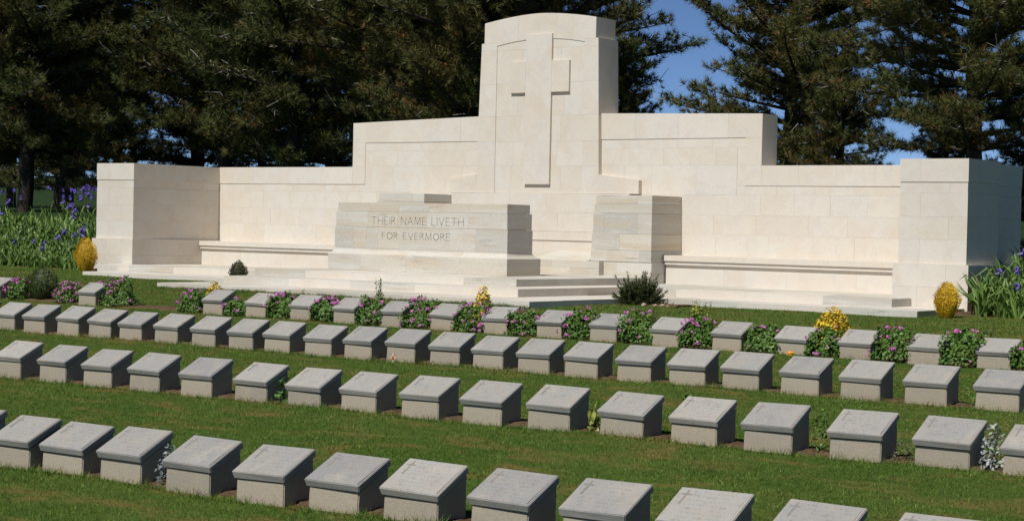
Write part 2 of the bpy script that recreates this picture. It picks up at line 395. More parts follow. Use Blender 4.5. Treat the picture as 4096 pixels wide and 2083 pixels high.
# stone benches against the wall
def bench(x0, x1):
    b = boxmesh('bench', x0+.01, x1-.01, 26.83, 27.30, -1.2, -.45, MORTAR, wall)
    xs = cuts(x0, x1, 1.1, 1.6)
    for p, q in zip(xs[:-1], xs[1:]): block(p, q, 26.73, 27.339, -.503, -.408, LIME, b, 'seat_slab')
    xs = cuts(x0, x1, 1.1, 1.6)
    for p, q in zip(xs[:-1], xs[1:]): block(p, q, 26.757, 27.2, -.566, -.505, LIME, b, 'moulding')
    xs = cuts(x0, x1, .8, 1.3)
    for p, q in zip(xs[:-1], xs[1:]): block(p, q, 26.80, 27.2, -1.1, -.568, LIME, b, 'riser_block')
bench(-28.645, -23.50); bench(-17.24, -12.145)
# centre panel between the two pedestals: lip, groove and sloping apron
cp = boxmesh('centre_panel', -22.35, -18.42, 27.25, 27.36, -.95, .60, MORTAR, wall)
for z0, z1 in ((-.045, .29), (.29, .633)): course(cp, -22.4, -18.3, 27.203, 27.335, z0, z1, LIME, .6, 1.05)
xs = cuts(-22.4, -18.3, .9, 1.3)
for p, q in zip(xs[:-1], xs[1:]): block(p, q, 27.198, 27.33, -.208, -.0465, LIME, cp)
for p, q in zip(xs[:-1], xs[1:]): block(p, q, 27.214, 27.33, -.228, -.2085, LIME, cp)
for p, q in zip(xs[:-1], xs[1:]): block(p, q, 27.203, 27.33, -.60, -.2285, LIME, cp)

# ------------------------------------------------------------------ altar stone, pedestals, apron block
def weathered_box(par, x0, x1, yf, yb, z0, z1, cutsx, m=OLD):
    xs = [x0]+list(cutsx)+[x1]
    for a, b in zip(xs[:-1], xs[1:]): block(a, b, yf, yb, z0, z1, m, par)
altar = empty('altar_stone', (-20.29, 24.23, -.78))
tag(altar, 'weathered altar-shaped stone of remembrance lettered THEIR NAME LIVETH FOR EVERMORE', 'altar stone')
ac = boxmesh('stone_core', -22.05, -18.5, 23.95, 24.5, -.77, .36, MORTAR, altar)
fx = lambda p: -22.185+(p-125)/(2083-125)*(22.185-18.43)
weathered_box(altar, -22.16, -18.455, 23.925, 24.535, .23, .378, [fx(520), fx(865), fx(1210), fx(1670)])
weathered_box(altar, -22.185, -18.43, 23.90, 24.56, -.035, .228, [fx(512), fx(860), fx(1200), fx(1665)])
weathered_box(altar, -22.20, -18.415, 23.893, 24.567, -.405, -.037, [fx(345), fx(500), fx(635), fx(895), fx(1457), fx(1750)])
def splay(par, cutsx, x0, x1, X0, X1, y0, Y0, y1, Y1, zt_, zs_, zb):
    """plinth blocks: vertical below zs_, hollow splay up to zt_; lower case = top outline"""
    n = len(cutsx)+1
    tx = [x0]+list(cutsx)+[x1]; bx = [X0]+list(cutsx)+[X1]
    for i in range(n):
        a, b, A, B = tx[i]+J, tx[i+1]-J, bx[i]+J, bx[i+1]-J
        rings = []
        for k in range(6):
            s = k/5; h = s; w = (1-s)**2.2
            z = zs_+(zt_-zs_)*h
            rings.append((a+(A-a)*w, b+(B-b)*w, y0+(Y0-y0)*w, y1+(Y1-y1)*w, z))
        rings = [(A, B, Y0, Y1, zb+J)]+rings
        cx, cy, cz = (A+B)/2, (Y0+Y1)/2, (zb+zt_)/2; v = []
        for l, r, f_, bk, z in rings: v += [(l-cx, f_-cy, z-cz), (r-cx, f_-cy, z-cz), (r-cx, bk-cy, z-cz), (l-cx, bk-cy, z-cz)]
        F = [(3, 2, 1, 0)]; m_ = len(rings)
        for k in range(m_-1):
            for q in range(4): F.append((4*k+q, 4*k+(q+1) % 4, 4*k+4+(q+1) % 4, 4*k+4+q))
        F.append(tuple(4*(m_-1)+q for q in range(4)))
        put(bpy.data.objects.new('plinth_block', mesh('plinth_block', v, F, OLD)), par, (cx, cy, cz))
splay(altar, [fx(485), fx(1020), fx(1620)], -22.20, -18.415, -22.25, -18.325, 23.893, 23.78, 24.567, 24.68, -.407, -.505, -.78)

# cut lettering drawn as thin proud strokes, groove shade put into their colour
GL = {
 'T': [[(0, 1), (.8, 1)], [(.4, 1), (.4, 0)]], 'H': [[(0, 0), (0, 1)], [(.75, 0), (.75, 1)], [(0, .52), (.75, .52)]],
 'E': [[(0, 0), (0, 1)], [(0, 1), (.52, 1)], [(0, .53), (.45, .53)], [(0, 0), (.55, 0)]], 'I': [[(0, 0), (0, 1)]],
 'R': [[(0, 0), (0, 1)], [(0, 1), (.35, .98), (.5, .87), (.5, .68), (.35, .55), (0, .53)], [(.25, .53), (.62, 0)]],
 'N': [[(0, 0), (0, 1)], [(0, 1), (.78, 0)], [(.78, 0), (.78, 1)]], 'A': [[(0, 0), (.4, 1)], [(.4, 1), (.8, 0)], [(.15, .36), (.65, .36)]],
 'M': [[(0, 0), (.12, 1)], [(.12, 1), (.48, .1)], [(.48, .1), (.84, 1)], [(.84, 1), (.96, 0)]], 'L': [[(0, 1), (0, 0)], [(0, 0), (.55, 0)]],
 'V': [[(0, 1), (.4, 0)], [(.4, 0), (.8, 1)]], 'F': [[(0, 0), (0, 1)], [(0, 1), (.52, 1)], [(0, .53), (.45, .53)]],
 'O': [[(.45+.45*math.sin(a), .5+.5*math.cos(a)) for a in np.linspace(0, 2*math.pi, 15)]],
}
def letters(text, x0, x1, z0, h, y, par):
    adv = [(max(p[0] for s in GL[c] for p in s)+.30 if c != ' ' else .62) for c in text]
    k = (x1-x0)/(sum(adv)-.30); x = x0
    for c, a in zip(text, adv):
        if c != ' ':
            v = []; f = []
            for s in GL[c]:
                for (ax, az), (bx, bz) in zip(s[:-1], s[1:]):
                    p = Vector((ax*k, 0, az*h)); q = Vector((bx*k, 0, bz*h)); d = (q-p)
                    if d.length < 1e-6: continue
                    n = Vector((-d.z, 0, d.x)).normalized()*(.0075 if abs(d.z) > abs(d.x)*.6 else .0055); b = len(v); e = d.normalized()*.004
                    pts = [p-n-e, p+n-e, q+n+e, q-n+e]
                    v += [(u.x, 0, u.z) for u in pts]+[(u.x, .004, u.z) for u in pts]
                    f += [(b, b+1, b+2, b+3)]+[(b+i, b+4+i, b+4+(i+1) % 4, b+(i+1) % 4) for i in range(4)]
            put(bpy.data.objects.new('incised_letter', mesh('incised_letter', v, f, LETTER_SHADE)), par, (x, y-.0012, z0))
        x += a*k
letters('THEIR NAME LIVETH', -21.36, -19.34, .012, .125, 23.90, altar)
letters('FOR EVERMORE', -21.11, -19.62, -.235, .110, 23.893, altar)

def pedestal(x0, x1, label):
    e = empty('stone_pedestal', ((x0+x1)/2, 26.87, -.89)); tag(e, label, 'pedestal', 'pair of stone pedestals before the wall')
    c = (x0+x1)/2
    weathered_box(e, x0+.02, x1-.005, 26.41, 27.33, .447, .595, [c+.28])
    weathered_box(e, x0-.005, x1+.002, 26.40, 27.333, .29, .445, [])
    weathered_box(e, x0-.025, x1+.006, 26.395, 27.333, -.06, .288, [x0+.2, x1-.28])
    weathered_box(e, x0-.045, x1+.010, 26.39, 27.333, -.34, -.062, [c-.05])
    weathered_box(e, x0-.055, x1+.014, 26.386, 27.333, -.535, -.342, [c-.3, c+.35])
    weathered_box(e, x0-.06, x1+.018, 26.396, 27.333, -1.0, -.537, [c-.1])
pedestal(-18.46, -17.29, 'square weathered stone pedestal standing right of the lettered altar stone')
pedestal(-23.45, -22.31, 'square weathered stone pedestal mostly hidden behind the lettered altar stone')
ap = empty('stone_apron', (-20.37, 26.5, -.78)); tag(ap, 'low stone ledge with sloping top running behind the lettered altar stone', 'stone ledge')
for z0, z1 in ((-.78, -.66), (-.658, -.54)):
    xs = cuts(-22.5, -18.25, .9, 1.4)
    for a, b in zip(xs[:-1], xs[1:]): block(a, b, 26.26, 26.39, z0, z1, OLD, ap)
xs = cuts(-22.24, -18.53, .9, 1.4)
for a, b in zip(xs[:-1], xs[1:]):
    v = [(a+J, 26.262, -.70), (b-J, 26.262, -.70), (b-J, 26.262, -.541), (a+J, 26.262, -.541), (a+J, 27.202, -.70), (b-J, 27.202, -.70), (b-J, 27.202, -.385), (a+J, 27.202, -.385)]
    cx = (a+b)/2; v = [(x-cx, y-26.8, z+.5) for x, y, z in v]
    put(bpy.data.objects.new('sloping_slab', mesh('sloping_slab', v, [(0, 1, 2, 3), (7, 6, 5, 4), (0, 4, 5, 1), (1, 5, 6, 2), (2, 6, 7, 3), (3, 7, 4, 0)], OLD)), ap, (cx, 26.8+.0, -.5))

# ------------------------------------------------------------------ stepped platform
plat = empty('stepped_platform', (XC, 23.5, -1.1)); tag(plat, 'low stone steps and paved platform in front of the memorial wall', 'steps')
def slab_grid(name, x0, x1, y0, y1, zt_, zb, wx, wy, pold=.3):
    c = boxmesh(name, x0+.02, x1-.02, y0+.02, y1-.02, zb, zt_-.012, MORTAR, plat)
    ys = [y0]+[y for y in cuts(y0, y1, *wy)[1:-1]]+[y1]
    for p, q in zip(ys[:-1], ys[1:]):
        xs = cuts(x0, x1, *wx)
        for a, b in zip(xs[:-1], xs[1:]):
            m = OLD if rnd.random() < pold else LIME
            cx, cy = (a+b)/2, (p+q)/2
            strip_block('paving_slab', [a+J, b-J], [zb+.01]*2, [zt_-rnd.uniform(0, .003)]*2, p+J, q-J, m, c)
slab_grid('step', -22.97, -15.42, 20.53, 23.39, -1.007, -1.35, (1.1, 1.7), (.7, 1.0), .15)
slab_grid('step', -22.57, -16.457, 21.63, 24.29, -.89, -1.2, (1.1, 1.7), (.8, 1.2), .25)
slab_grid('step', -22.72, -17.137, 22.48, 26.385, -.78, -1.1, (1.0, 1.7), (.9, 1.3), .55)
slab_grid('floor_paving', -28.95, -11.83, 24.31, 24.93, -.89, -1.3, (.9, 1.4), (.7, .8), .35)
slab_grid('floor_paving', -28.64, -12.15, 24.94, 26.82, -.892, -1.3, (.9, 1.3), (.55, .7), .5)
slab_grid('ledge', -16.44, -11.01, 23.40, 24.93, -1.007, -1.4, (1.0, 1.6), (.5, .9), .35)
slab_grid('ledge', -28.35, -22.98, 23.45, 24.30, -1.012, -1.4, (1.0, 1.6), (.5, .9), .35)

# ------------------------------------------------------------------ grave markers
def prism(pts_top, pts_bot):
    v = list(pts_top)+list(pts_bot); f = [(0, 1, 2, 3), (7, 6, 5, 4)]+[(i, 4+i, 4+(i+1) % 4, (i+1) % 4) for i in range(4)]
    return v, f
TILT = math.radians(26.3); CW, CD, CT = .40, .2976, .046; HF = .195
def bevel_mesh(name, v, f, mat, w, seed, chip):
    import bmesh
    me = mesh(name, v, f, mat); bm = bmesh.new(); bm.from_mesh(me); bmesh.ops.recalc_face_normals(bm, faces=bm.faces)
    r = random.Random(seed)
    for vv in bm.verts: vv.co += Vector((r.uniform(-chip, chip), r.uniform(-chip, chip), r.uniform(-chip, chip)*.6))
    bmesh.ops.bevel(bm, geom=list(bm.edges), offset=w, segments=2, affect='EDGES')
    if r.random() < .7:                                   # one corner chipped away
        bm.verts.ensure_lookup_table(); c = max(bm.verts, key=lambda q: q.co.z*3+q.co.x*r.choice((-1, 1))-q.co.y)
        p0 = c.co.copy(); k = r.uniform(.010, .022)
        for q in bm.verts:
            d_ = (q.co-p0).length
            if d_ < k: q.co += Vector((-p0.x/abs(p0.x)*.4, .5, -.6))*(k-d_)*.45
    bm.to_mesh(me); bm.free(); return me
ct, st_ = math.cos(TILT), math.sin(TILT)
# tablet modelled flat (local frame: x right, y up the slope, z normal) and tilted by its object rotation
tabs = []; bodies = []
for k in range(9):
    h = CW/2; tb = .006
    v, f = prism([(-h, 0, 0), (h, 0, 0), (h, CD, 0), (-h, CD, 0)], [(-h+tb, -.002, -CT), (h-tb, -.002, -CT), (h-tb, CD-.004, -CT), (-h+tb, CD-.004, -CT)])
    tabs.append(bevel_mesh('tablet', v, f, TAB, .0045, k, .0016))
    # pedestal body below, in the marker's own frame (origin on the ground under the front edge)
    fy, by = .028, CD*ct+.012; bw = CW/2-.020
    zf = HF-CT*ct-.004+(fy-CT*st_)*st_/ct+.002; zb = HF-CT*ct+(by-CT*st_)*st_/ct-.004
    v, f = prism([(-bw, fy, zf), (bw, fy, zf), (bw, by, zb), (-bw, by, zb)], [(-bw-.006, fy-.008, -.12), (bw+.006, fy-.008, -.12), (bw+.006, by+.006, -.12), (-bw-.006, by+.006, -.12)])
    bodies.append(bevel_mesh('pedestal_body', v, f, CONC, .006, 50+k, .004))
def flat_bars(name, rects, mat, z=.0006):
    v = []; f = []
    for x0, x1, y0, y1 in rects:
        b = len(v); v += [(x0, y0, z), (x1, y0, z), (x1, y1, z), (x0, y1, z), (x0, y0, z-.003), (x1, y0, z-.003), (x1, y1, z-.003), (x0, y1, z-.003)]
        f += [(b, b+1, b+2, b+3)]+[(b+i, b+4+i, b+4+(i+1) % 4, b+(i+1) % 4) for i in range(4)]
    return mesh(name, v, f, mat)
cx0 = -CW/2+.055
crossm = flat_bars('incised_cross', [(cx0-.006, cx0+.006, CD*.50, CD*.92)], CROSSM)
crossb = flat_bars('incised_cross_arm', [(cx0-.030, cx0-.0062, CD*.78, CD*.818), (cx0+.0062, cx0+.030, CD*.78, CD*.818)], CROSSM)
grv = flat_bars('border_groove', [(CW/2-.020, CW/2-.018, .016, CD-.012)], CROSSM)
STONES = [('D0', -23.50, 17.68, -1.055)]+[('D1', -21.348, 17.72, -1.064), ('D2', -18.788, 17.776, -1.075), ('D3', -17.979, 17.792, -1.083), ('D4', -17.172, 17.813, -1.083), ('D5', -16.403, 17.829, -1.089), ('D6', -15.618, 17.852, -1.093), ('D7', -14.79, 17.864, -1.101), ('D8', -13.976, 17.896, -1.103), ('D9', -13.16, 17.9, -1.111), ('D10', -12.391, 17.918, -1.111), ('D11', -11.555, 17.935, -1.12), ('D12', -10.742, 17.951, -1.126), ('D13', -9.944, 17.969, -1.142), ('D14', -9.183, 17.985, -1.145), ('D15', -8.403, 18.009, -1.148), ('D16', -7.656, 18.063, -1.155),
 ('C0', -18.9, 13.96, -1.158), ('C1', -18.328, 13.971, -1.159), ('C2', -17.785, 13.979, -1.161), ('C3', -17.194, 13.994, -1.156), ('C4', -16.65, 14.005, -1.163), ('C5', -16.136, 14.015, -1.171), ('C6', -15.565, 14.028, -1.169), ('C7', -14.984, 14.04, -1.171), ('C8', -14.414, 14.049, -1.177), ('C9', -13.895, 14.065, -1.176), ('C10', -13.311, 14.077, -1.184), ('C11', -12.766, 14.086, -1.178), ('C12', -12.202, 14.1, -1.171), ('C13', -11.645, 14.113, -1.175), ('C14', -11.118, 14.13, -1.184), ('C15', -10.568, 14.132, -1.187), ('C16', -10.028, 14.144, -1.184), ('C17', -9.453, 14.165, -1.185), ('C18', -8.882, 14.168, -1.192), ('C19', -8.345, 14.187, -1.189), ('C20', -7.767, 14.198, -1.189), ('C21', -7.2, 14.213, -1.193), ('C22', -6.617, 14.235, -1.193), ('C23', -6.003, 14.239, -1.192),
 ('B1', -14.174, 10.849, -1.291), ('B2', -13.565, 10.87, -1.295), ('B3', -12.944, 10.866, -1.297), ('B4', -12.338, 10.875, -1.297), ('B5', -11.695, 10.881, -1.297), ('B6', -11.055, 10.891, -1.303), ('B7', -10.462, 10.906, -1.312), ('B8', -9.884, 10.919, -1.304), ('B9', -9.255, 10.926, -1.295), ('B10', -8.652, 10.929, -1.295), ('B11', -8.04, 10.94, -1.286), ('B12', -7.409, 10.952, -1.293), ('B13', -6.81, 10.958, -1.289), ('B14', -6.232, 10.97, -1.286), ('B15', -5.591, 10.981, -1.285), ('B16', -5.002, 11.015, -1.29), ('B17', -4.405, 10.999, -1.292),
 ('A0', -10.247, 7.435, -1.396), ('A1', -9.706, 7.451, -1.412), ('A2', -9.251, 7.491, -1.421), ('A3', -8.718, 7.501, -1.413), ('A4', -8.11, 7.486, -1.415), ('A5', -7.521, 7.494, -1.417), ('A6', -6.999, 7.534, -1.417), ('A7', -6.437, 7.531, -1.408), ('A8', -5.859, 7.553, -1.401), ('A9', -5.288, 7.578, -1.396), ('A10', -4.712, 7.598, -1.393), ('A11', -4.132, 7.614, -1.391), ('A12', -3.551, 7.64, -1.39)]
ROWYAW = {'A': 1.74, 'B': .92, 'C': 1.24, 'D': 1.27}
ORD = ['first', 'second', 'third', 'fourth', 'fifth', 'sixth', 'seventh', 'eighth', 'ninth', 'tenth', 'eleventh', 'twelfth', 'thirteenth', 'fourteenth', 'fifteenth', 'sixteenth', 'seventeenth', 'eighteenth', 'nineteenth', 'twentieth', 'twenty-first', 'twenty-second', 'twenty-third', 'twenty-fourth']
ROWN = {'A': 'nearest row', 'B': 'second row from the front', 'C': 'third row from the front', 'D': 'flowered row by the steps'}
cnt = {}
for nm, x, y, z in STONES:
    r = nm[0]; i = cnt.get(r, 0); cnt[r] = i+1
    e = bpy.data.objects.new('grave_marker', None); e.empty_display_size = .2; C.objects.link(e)
    e.location = (x, y, z-HF+EYE); e.rotation_euler = (math.radians(rnd.uniform(-1.0, 1.0)), math.radians(rnd.uniform(-.8, .8)), math.radians(ROWYAW[r]+rnd.uniform(-1.3, 1.3)))
    tag(e, 'grey sloping-topped stone grave marker, %s from the left in the %s' % (ORD[i], ROWN[r]), 'grave marker', 'low grave markers in rows on the lawn')
    child('pedestal_body', bodies[rnd.randrange(9)], e)
    tb = child('tablet', tabs[rnd.randrange(9)], e, (0, 0, HF), (TILT, 0, 0))
    child('incised_cross', crossm, tb); child('incised_cross', crossb, tb)
    child('border_groove', grv, tb)

# soil strips between the markers
def soil_strip(name, x0, x1, y0f, w, lift=.006):
    n = int((x1-x0)/.08); xs = np.linspace(x0, x1, n); v = []; f = []
    for x in xs:
        for t in np.linspace(0, 1, 6):
            y = y0f(x)+t*w; v.append((x, y, G(x, y)+EYE+(lift+rnd.uniform(0, .016) if 0 < t < 1 else -.02)))
    for i in range(n-1):
        for j in range(5): a = i*6+j; f.append((a, a+6, a+7, a+1))
    o = bpy.data.objects.new(name, mesh(name, v, f, SOIL, True)); C.objects.link(o); tag(o, kind='structure')
rows = {'A': (7.743, .03, -10.8, -3.0), 'B': (11.074, .016, -14.8, -3.9), 'C': (14.367, .022, -19.4, -5.4), 'D': (18.196, .022, -23.6, -7.0)}
for k, (a, b, x0, x1) in rows.items():
    soil_strip('soil_bed', x0, x1, (lambda a, b: lambda x: a+b*x+.06)(a, b), .26 if k != 'D' else .42)
soil_strip('soil_bed', -20.75, -19.3, lambda x: 17.80+.12*math.sin(x*9), .40, .012)
soil_strip('soil_bed', -16.3, -14.5, lambda x: 22.75, .70, .012)
soil_strip('soil_bed', -11.0, -7.0, lambda x: 23.95+.04*math.sin(x*7), 3.0, .010)
soil_strip('soil_bed', -45.0, -28.5, lambda x: 24.45+.06*math.sin(x*3), 3.0, .010)

# ------------------------------------------------------------------ grass blades
def grass():
    bx, by, bh, bw = [], [], [], []
    bands = [(5.2, 8, 5200, .0046), (8, 11, 4000, .0054), (11, 14.5, 2900, .0062), (14.5, 18.5, 2200, .0072), (18.5, 24.9, 1700, .0085)]
    for y0, y1, den, w in bands:
        xa, xb = -y1*math.tan(math.radians(54))-1.0, -y0*math.tan(math.radians(21))+1.2
        n = int((xb-xa)*(y1-y0)*den); x = rng.uniform(xa, xb, n); y = rng.uniform(y0, y1, n)
        k = (x > -y*math.tan(math.radians(54))-1) & (x < -y*math.tan(math.radians(21))+1.2)
        bx.append(x[k]); by.append(y[k]); bh.append(rng.uniform(.009, .024, k.sum())*(1 if y0 < 14 else 1.1)); bw.append(np.full(k.sum(), w))
    # longer uncut fringe at the foot of the markers
    for nm, x, y, z in STONES:
        n = 170; bx.append(x+rng.uniform(-.30, .30, n)); by.append(y-rng.uniform(-.012, .07, n)); bh.append(rng.uniform(.025, .062, n)); bw.append(np.full(n, .0055))
    n = 5000; bx.append(rng.uniform(-23, -15.4, n)); by.append(20.50-rng.uniform(0, .08, n)); bh.append(rng.uniform(.025, .06, n)); bw.append(np.full(n, .008))
    x = np.concatenate(bx); y = np.concatenate(by); h = np.concatenate(bh); w = np.concatenate(bw)
    keep = np.ones(len(x), bool)
    for a, b, c, d in ((-22.97, -15.42, 20.53, 25), (-16.5, -11.0, 23.4, 25.2), (-28.35, -22.9, 23.45, 25.2), (-29.9, -11, 24.9, 30), (-16.2, -14.6, 22.8, 23.5)):
        keep &= ~((x > a) & (x < b) & (y > c) & (y < d))
    for k, (a, b, x0, x1) in rows.items():
        yy = y-(a+b*x); keep &= ~((x > x0) & (x < x1) & (yy > (.055 if k != 'D' else -.02)) & (yy < (.30 if k != 'D' else .42)))
    keep &= ~((x > -20.6) & (x < -19.45) & (y > 17.85) & (y < 18.15) & (rng.random(len(x)) < .85))
    keep &= ~((x < -28.6) & (y > 24.48)); keep &= ~((x > -11.0) & (y > 24.0))
    x, y, h, w = x[keep], y[keep], h[keep], w[keep]; n = len(x)
    z = ground(x, y)+EYE+.010*np.sin(x*2.1+y*.7)*np.cos(y*1.7-x*.4)*np.clip((y-2)/4, 0, 1)-.004
    clump = np.sin(x*9.3+np.sin(y*7.1)*2)*np.sin(y*11.7+np.sin(x*5.3)*2); h = h*(1+.28*clump)
    a = rng.uniform(0, 2*np.pi, n); la = rng.uniform(0, 2*np.pi, n); lean = h*rng.uniform(.3, 1.5, n)
    v = np.empty((n, 3, 3)); dx, dy = np.cos(a)*w/2, np.sin(a)*w/2
    v[:, 0] = np.stack([x-dx, y-dy, z], -1); v[:, 1] = np.stack([x+dx, y+dy, z], -1); v[:, 2] = np.stack([x+np.cos(la)*lean, y+np.sin(la)*lean, z+h], -1)
    t = np.clip(rng.normal(.45, .2, n)+.10*clump, 0, 1); tt = np.repeat(t, 3)
    o = bpy.data.objects.new('grass', npmesh('grass', v.reshape(-1, 3), np.arange(3*n).reshape(-1, 3), BLADE, tt)); C.objects.link(o)
    tag(o, 'short mown green lawn grass with dry brown patches', 'grass', kind='stuff')
grass()

# ------------------------------------------------------------------ foliage builders (numpy)
def unit(v): return v/np.maximum(np.linalg.norm(v, axis=-1, keepdims=True), 1e-9)
def leaves(p, nrm, size, asp, r, tint, mat, name, droop=0.0):
    """one diamond-shaped two-triangle leaf per point; nrm = leaf facing"""
    n = len(p); nrm = unit(nrm); a = unit(np.cross(nrm, r.normal(size=(n, 3)))); b = np.cross(nrm, a)
    s = size if np.ndim(size) else np.full(n, size); s = s[:, None]
    v = np.empty((n, 4, 3)); v[:, 0] = p-a*s*.5; v[:, 1] = p+b*s*asp*.5; v[:, 2] = p+a*s*.5-nrm*s*droop; v[:, 3] = p-b*s*asp*.5
    f = np.arange(4*n).reshape(-1, 4)
    return npmesh(name, v.reshape(-1, 3), f, mat, np.repeat(tint, 4))
def tubes(paths, sides=5):
    """paths: list of (pts (k,3), radii (k,)) -> verts, quads"""
    V = []; F = []; base = 0; ang = np.linspace(0, 2*np.pi, sides, endpoint=False)
    for P, R_ in paths:
        P = np.asarray(P, float); d = unit(np.gradient(P, axis=0)); ref = np.where(np.abs(d[:, 2:3]) > .9, [[1., 0, 0]], [[0, 0, 1.]])
        a = unit(np.cross(d, ref)); b = np.cross(d, a); k = len(P)
        ring = P[:, None]+(a[:, None]*np.cos(ang)[None, :, None]+b[:, None]*np.sin(ang)[None, :, None])*np.asarray(R_)[:, None, None]
        V.append(ring.reshape(-1, 3)); i, j = np.meshgrid(np.arange(k-1), np.arange(sides), indexing='ij')
        q = np.stack([i*sides+j, i*sides+(j+1) % sides, (i+1)*sides+(j+1) % sides, (i+1)*sides+j], -1).reshape(-1, 4)
        F.append(q+base); base += k*sides
    return np.concatenate(V), np.concatenate(F)

# ------------------------------------------------------------------ pines
def make_pine(seed, h, R, z0, prof, lean=.03):
    r = np.random.default_rng(seed); wood = []; dead = []; tp = []; td = []; tc = []
    k = 14; t = np.linspace(0, 1, k); off = np.cumsum(r.normal(0, lean, (k, 2)), 0)*h*.12
    trunk = np.stack([off[:, 0], off[:, 1], t*h], -1); rad = .20*(1-t)**.8+.02
    wood.append((trunk, rad))
    z = z0; ang = r.uniform(0, 6.28)
    while z < h*.985:
        s = (z-z0)/(h-z0); L0 = R*prof(s); nb = r.integers(5, 8)
        for _ in range(nb):
            ang += 2.4+r.normal(0, .35); L = L0*r.uniform(.55, 1.15)
            if L < .25: continue
            c = np.array([np.interp(z, trunk[:, 2], trunk[:, 0]), np.interp(z, trunk[:, 2], trunk[:, 1]), z])
            pit = r.uniform(-.05, .32)+.5*s; m = 7; u = np.linspace(0, 1, m)
            az = ang+np.cumsum(r.normal(0, .10, m)); st = L/(m-1)
            el = pit+u*r.uniform(.0, .5)-.25*np.sin(u*3.0)*r.uniform(0, 1)
            d = np.stack([np.cos(az)*np.cos(el), np.sin(az)*np.cos(el), np.sin(el)], -1)
            P = c+np.concatenate([[[0, 0, 0]], np.cumsum(d[:-1]*st, 0)]); wood.append((P, np.linspace(.022+.014*L, .006, m)))
            brown = r.random() < .20
            ns = max(4, int(L/.115)); side = 1
            for q in range(ns):
                w = .14+.86*(q+r.random())/ns; i = min(int(w*(m-1)), m-2); fr = w*(m-1)-i; p0 = P[i]*(1-fr)+P[i+1]*fr; dd = d[i]
                side = -side; hz = np.array([-dd[1], dd[0], 0])*side; sl = (.25+.55*r.random())*min(1, .35+L*.22)*(1.15-.5*w)
                sd_ = unit(dd*r.uniform(.4, 1.0)+hz*r.uniform(.4, 1.0)+np.array([0, 0, r.uniform(-.15, .6)])); e = p0+sd_*sl+np.array([0, 0, .10*sl])
                if r.random() < .13:
                    mid = (p0+e)/2+r.normal(0, .07, 3); dead.append((np.array([p0, mid, e+r.normal(0, .08, 3)]), [.012, .010, .005])); continue
                if r.random() < .4: wood.append((np.array([p0, e]), [.008, .004]))
                nt = max(3, int(sl/.075))
                for g_ in range(nt):
                    f_ = (g_+.6+r.random()*.5)/nt; tp.append(p0+(e-p0)*f_+r.normal(0, .035, 3)); td.append(sd_+r.normal(0, .35, 3)+np.array([0, 0, .35])); tc.append(r.normal(.62 if brown else .42, .14)+(.35 if r.random() < .045 else 0))
            for g_ in range(3): tp.append(P[-1]+r.normal(0, .05, 3)); td.append(d[-1]+r.normal(0, .3, 3)); tc.append(r.normal(.5, .12))
        z += r.uniform(.24, .40)
    for g_ in range(26): tp.append(trunk[-1]-np.array([0, 0, r.random()*.8])+r.normal(0, .12, 3)); td.append(np.array([0, 0, 1])+r.normal(0, .6, 3)); tc.append(r.normal(.5, .1))
    tp = np.array(tp); td = unit(np.array(td)); tc = np.clip(np.array(tc), 0, 1); n = len(tp); K = 21
    nd = unit(td[:, None]+r.normal(0, .62, (n, K, 3))); ln = r.uniform(.12, .22, (n, K, 1)); side = unit(np.cross(nd, r.normal(size=(n, K, 3))))*r.uniform(.0055, .0095, (n, K, 1))
    b = tp[:, None]+nd*.015; v = np.stack([b-side, b+side, b+nd*ln], 2).reshape(-1, 3)
    cm = npmesh('crown', v, np.arange(len(v)).reshape(-1, 3), NEEDLE, np.repeat(np.clip(tc[:, None]+r.normal(0, .09, (n, K)), 0, 1).ravel(), 3))
    wm = npmesh('trunk', *tubes(wood, 6), BARK)
    dm = npmesh('dead_twigs', *tubes(dead, 4), TWIG) if dead else None
    return wm, cm, dm
broad = lambda s: (.72+.40*math.sin(min(1, s*1.25)*math.pi))*(1-max(0, s-.55)/.46)**.75 if s < 1 else 0
dome = lambda s: (.55+.55*math.sin(min(1, s*1.15)*math.pi*.92))*(1-max(0, s-.6)/.42)**.7 if s < 1 else 0
slim = lambda s: .75*(1-s)**.6+.12
PINES = [make_pine(11, 10.5, 3.4, 1.9, broad), make_pine(23, 9.5, 3.2, 1.2, dome), make_pine(37, 11.5, 3.7, 2.6, broad), make_pine(41, 6.6, 2.3, .9, slim)]
